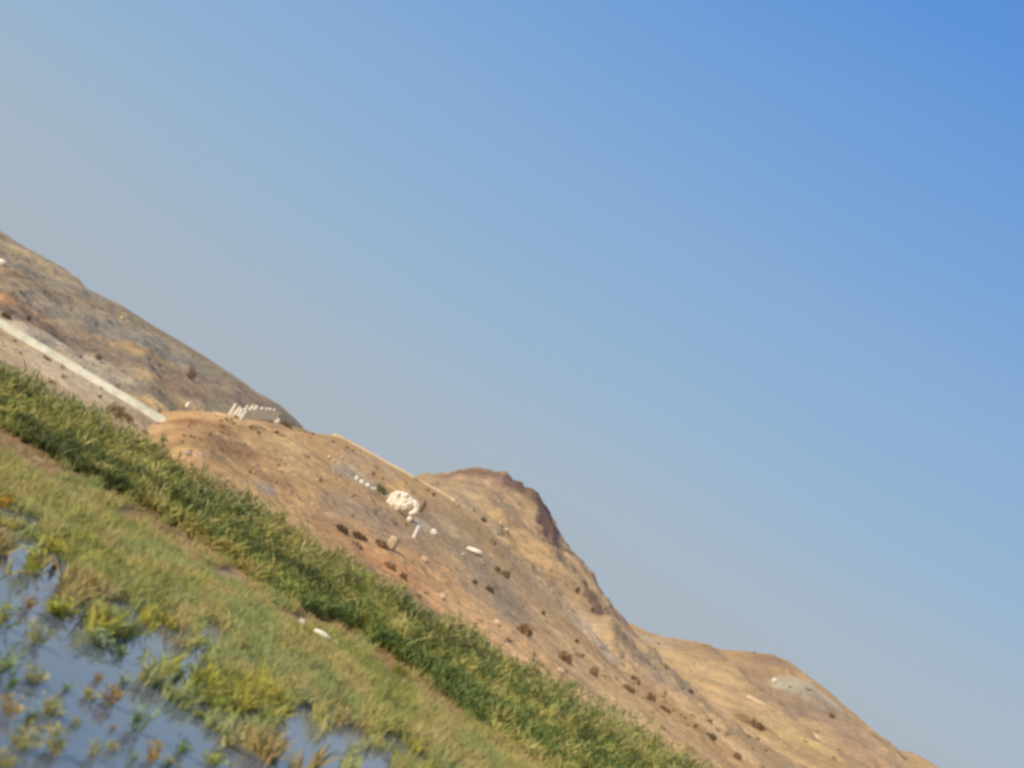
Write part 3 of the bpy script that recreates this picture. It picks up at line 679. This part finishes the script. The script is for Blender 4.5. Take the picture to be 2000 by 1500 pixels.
# ------------------------------------------------------------------ bushes on the slopes
BUSH_C = {'dark': [(.22,.15,.08), (.27,.19,.10), (.17,.12,.06)], 'olive': [(.27,.22,.11), (.32,.26,.14), (.21,.17,.09)], 'brown': [(.36,.225,.12), (.31,.19,.10), (.41,.27,.14)], 'yellow': [(.40,.32,.05), (.30,.26,.05), (.22,.21,.05)]}
def make_bush(kind, seed):
    r = np.random.default_rng(seed); root = empty('bush', (0, 0, 0)); n_ = 420
    th = r.uniform(0, 6.283, n_); cz = r.uniform(0, 1, n_); rr = (.45+.55*r.uniform(0, 1, n_)**.5)
    lump = .75+.5*fbm(np.cos(th)*1.6+5, np.sin(th)*1.6+cz*1.5+seed, seed, 3)
    p = np.stack([np.cos(th)*np.sqrt(1-cz**2*.8)*rr*lump*.5, np.sin(th)*np.sqrt(1-cz**2*.8)*rr*lump*.5, cz*rr*lump*.92+.02], 1)
    c = np.array(BUSH_C[kind])[r.integers(0, 3, n_)]*r.uniform(.7, 1.3, (n_, 1))
    ba = blades(p, r.uniform(.10, .22, n_), r.uniform(.05, .11, n_), r.uniform(0, 1.1, n_), r.uniform(0, .6, n_), c)
    mesh_obj('foliage', ba[0], ba[1], ba[2], None, M_LEAF, ba[3], parent=root)
    ns = 12; a = r.uniform(0, 6.283, ns)
    bs = blades(np.stack([.05*np.cos(a), .05*np.sin(a), np.full(ns, -.1)], 1), r.uniform(.6, .95, ns), .03, r.uniform(.1, .7, ns), .1, np.tile((.12, .08, .05), (ns, 1)), a)
    mesh_obj('stems', bs[0], bs[1], bs[2], None, M_LEAF, bs[3], parent=root)
    return root
BP = {}
BL = [
 (226, 802, 40, 22, 'brown', 'dark reddish bush on the gravel embankment right above the reeds'),
 (250, 815, 26, 12, 'brown', 'low brown bush at the right foot of the reddish bush on the embankment'),
 (560, 829, 24, 10, 'olive', 'dark bush right of the small pointed white rock below the retaining wall'),
 (497, 838, 32, 9, 'brown', 'low brown bush on the crest of the brown mound'),
 (374, 731, 22, 18, 'brown', 'round greyish brown bush high on the long ridge'),
 (56, 621, 12, 11, 'dark', 'small dark bush just above the pale parapet'),
 (12, 616, 20, 10, 'dark', 'dark scrub at the left frame edge above the pale parapet'),
 (192, 697, 16, 10, 'olive', 'dull olive bush on the ridge slope above the middle of the parapet'),
 (668, 1032, 34, 12, 'dark', 'left and darkest bush of the long dark pair above the reeds'),
 (703, 1047, 40, 14, 'dark', 'right bush of the long dark pair above the reeds'),
 (745, 1062, 34, 13, 'brown', 'brown bush left of the upright tan boulder'),
 (762, 1105, 26, 12, 'brown', 'brown bush below the upright tan boulder'),
 (788, 1125, 20, 12, 'brown', 'small brown bush close to the reed tops below the boulder'),
 (957, 1150, 20, 12, 'dark', 'small dark bush low on the rocky hill'),
 (928, 1137, 12, 9, 'dark', 'tiny dark bush left of the small dark one on the rocky hill'),
 (988, 1121, 24, 14, 'olive', 'olive grey bush on the rocky hill above the small dark bush'),
 (972, 1112, 14, 10, 'olive', 'small olive bush at the upper left of the olive grey one'),
 (1027, 1231, 36, 20, 'brown', 'widest round dark brown bush on the orange slope'),
 (1062, 1197, 10, 9, 'olive', 'tiny bush above the widest brown one'),
 (1127, 1252, 12, 9, 'brown', 'tiny dark bush between the two round brown bushes'),
 (1105, 1284, 30, 18, 'brown', 'round brown bush in the middle of the orange slope'),
 (1161, 1311, 18, 18, 'brown', 'upright small brown bush right of the round one in the mid slope'),
 (1128, 1152, 10, 12, 'dark', 'tiny dark bush high on the steep flank of the rocky hill'),
 (1158, 1190, 12, 9, 'olive', 'tiny bush low on the steep flank of the rocky hill'),
 (1272, 1362, 20, 14, 'brown', 'dark brown bush at the head of a small gully on the tan slope'),
 (1300, 1385, 26, 8, 'brown', 'thin brown bush trailing right in the small gully on the tan slope'),
 (1479, 1416, 44, 13, 'brown', 'wide purplish brown bush below the pale track wall'),
 (1392, 1440, 18, 14, 'olive', 'olive brown bush at the upper edge of the reeds near the pale bare soil'),
 (1441, 1477, 22, 12, 'brown', 'brown bush lowest on the tan slope near the bottom edge'),
 (1230, 1345, 34, 10, 'brown', 'low brown scrub on the tan slope left of the small gully'),
 (945, 1015, 14, 10, 'olive', 'olive bush high on the rocky hill above the pale rocks'),
 (744, 955, 28, 13, 'olive', 'dark olive bush just above the guard stones by the white rock'),
 (826, 990, 12, 24, 'brown', 'dark leafy clump standing in for the shadow right of the arched white rock'),  # dark clump added in place of the shadow beside the white rock
 (1625, 1398, 16, 10, 'brown', 'small purplish bush under the grey scree patch'),
 (1350, 1350, 14, 8, 'olive', 'tiny bush in the middle of the lower right hill'),
]
for k, (x, y, wd, ht, kind, lab) in enumerate(BL):
    b0 = hit(*off(x, y, 0, -ht*.45))
    if b0 is None: continue
    s = b0.y/F_PX; key = (kind, k % 2)
    if key not in BP: BP[key] = make_bush(kind, 700+k); o = BP[key]
    else: o = copy_tree(BP[key])
    o.name = 'bush'; o.location = b0; o.rotation_euler = (0, 0, random.uniform(0, 6.28)); o.scale = (wd*s, wd*s*.8, ht*s)
    tag(o, lab, 'bush', 'bushes on the dry slopes')
for k, (x, y, wd, ht, lab) in enumerate([(782, 1312, 30, 22, 'bright mustard yellow bush at the foot of the reeds'), (600, 1238, 46, 18, 'ochre yellow bush left of the biggest white rock on the mud strip'), (1115, 1478, 46, 28, 'lime yellow bush at the bottom edge in front of the reeds')]):
    b0 = G(*off(x, y, 0, -ht*.45), .15); s = b0.y/F_PX
    o = make_bush('yellow', 760) if k == 0 else copy_tree(yb)
    if k == 0: yb = o
    o.name = 'bush'; o.location = b0; o.rotation_euler = (0, 0, k); o.scale = (wd*s, wd*s, ht*s); tag(o, lab, 'bush', 'yellow bushes at the foot of the reeds')

# scattered dry scrub and stones over the slopes
n = 1500
Y = 62*np.exp(RNG.uniform(0, math.log(400/62), n)); X = Y*RNG.uniform(-.6, .6, n); keep = fbm(X/9, Y/14, 600, 3) > .48; X, Y = X[keep], Y[keep]
Z, _ = hills_h(X, Y); parts = []
cc = pal(RNG.uniform(0, 1, len(X)), [(.30,.20,.11), (.38,.26,.14), (.31,.25,.13), (.46,.34,.19)])
sz = RNG.uniform(.25, .7, len(X))*(Y/150)**.5
for k in range(9):
    b0 = np.stack([X+RNG.normal(0, .25, len(X))*sz, Y+RNG.normal(0, .25, len(X))*sz, Z-.03], 1)
    parts.append(blades(b0, sz*RNG.uniform(.5, 1, len(X)), sz*.3, RNG.uniform(0, .8, len(X)), .4, jit(cc, .2)))
J = join(parts); tag(mesh_obj('dry_scrub', J[0], J[1], J[2], None, M_LEAF, J[3]), 'thin dry scrub speckled over the slopes', 'scrub', kind='stuff')
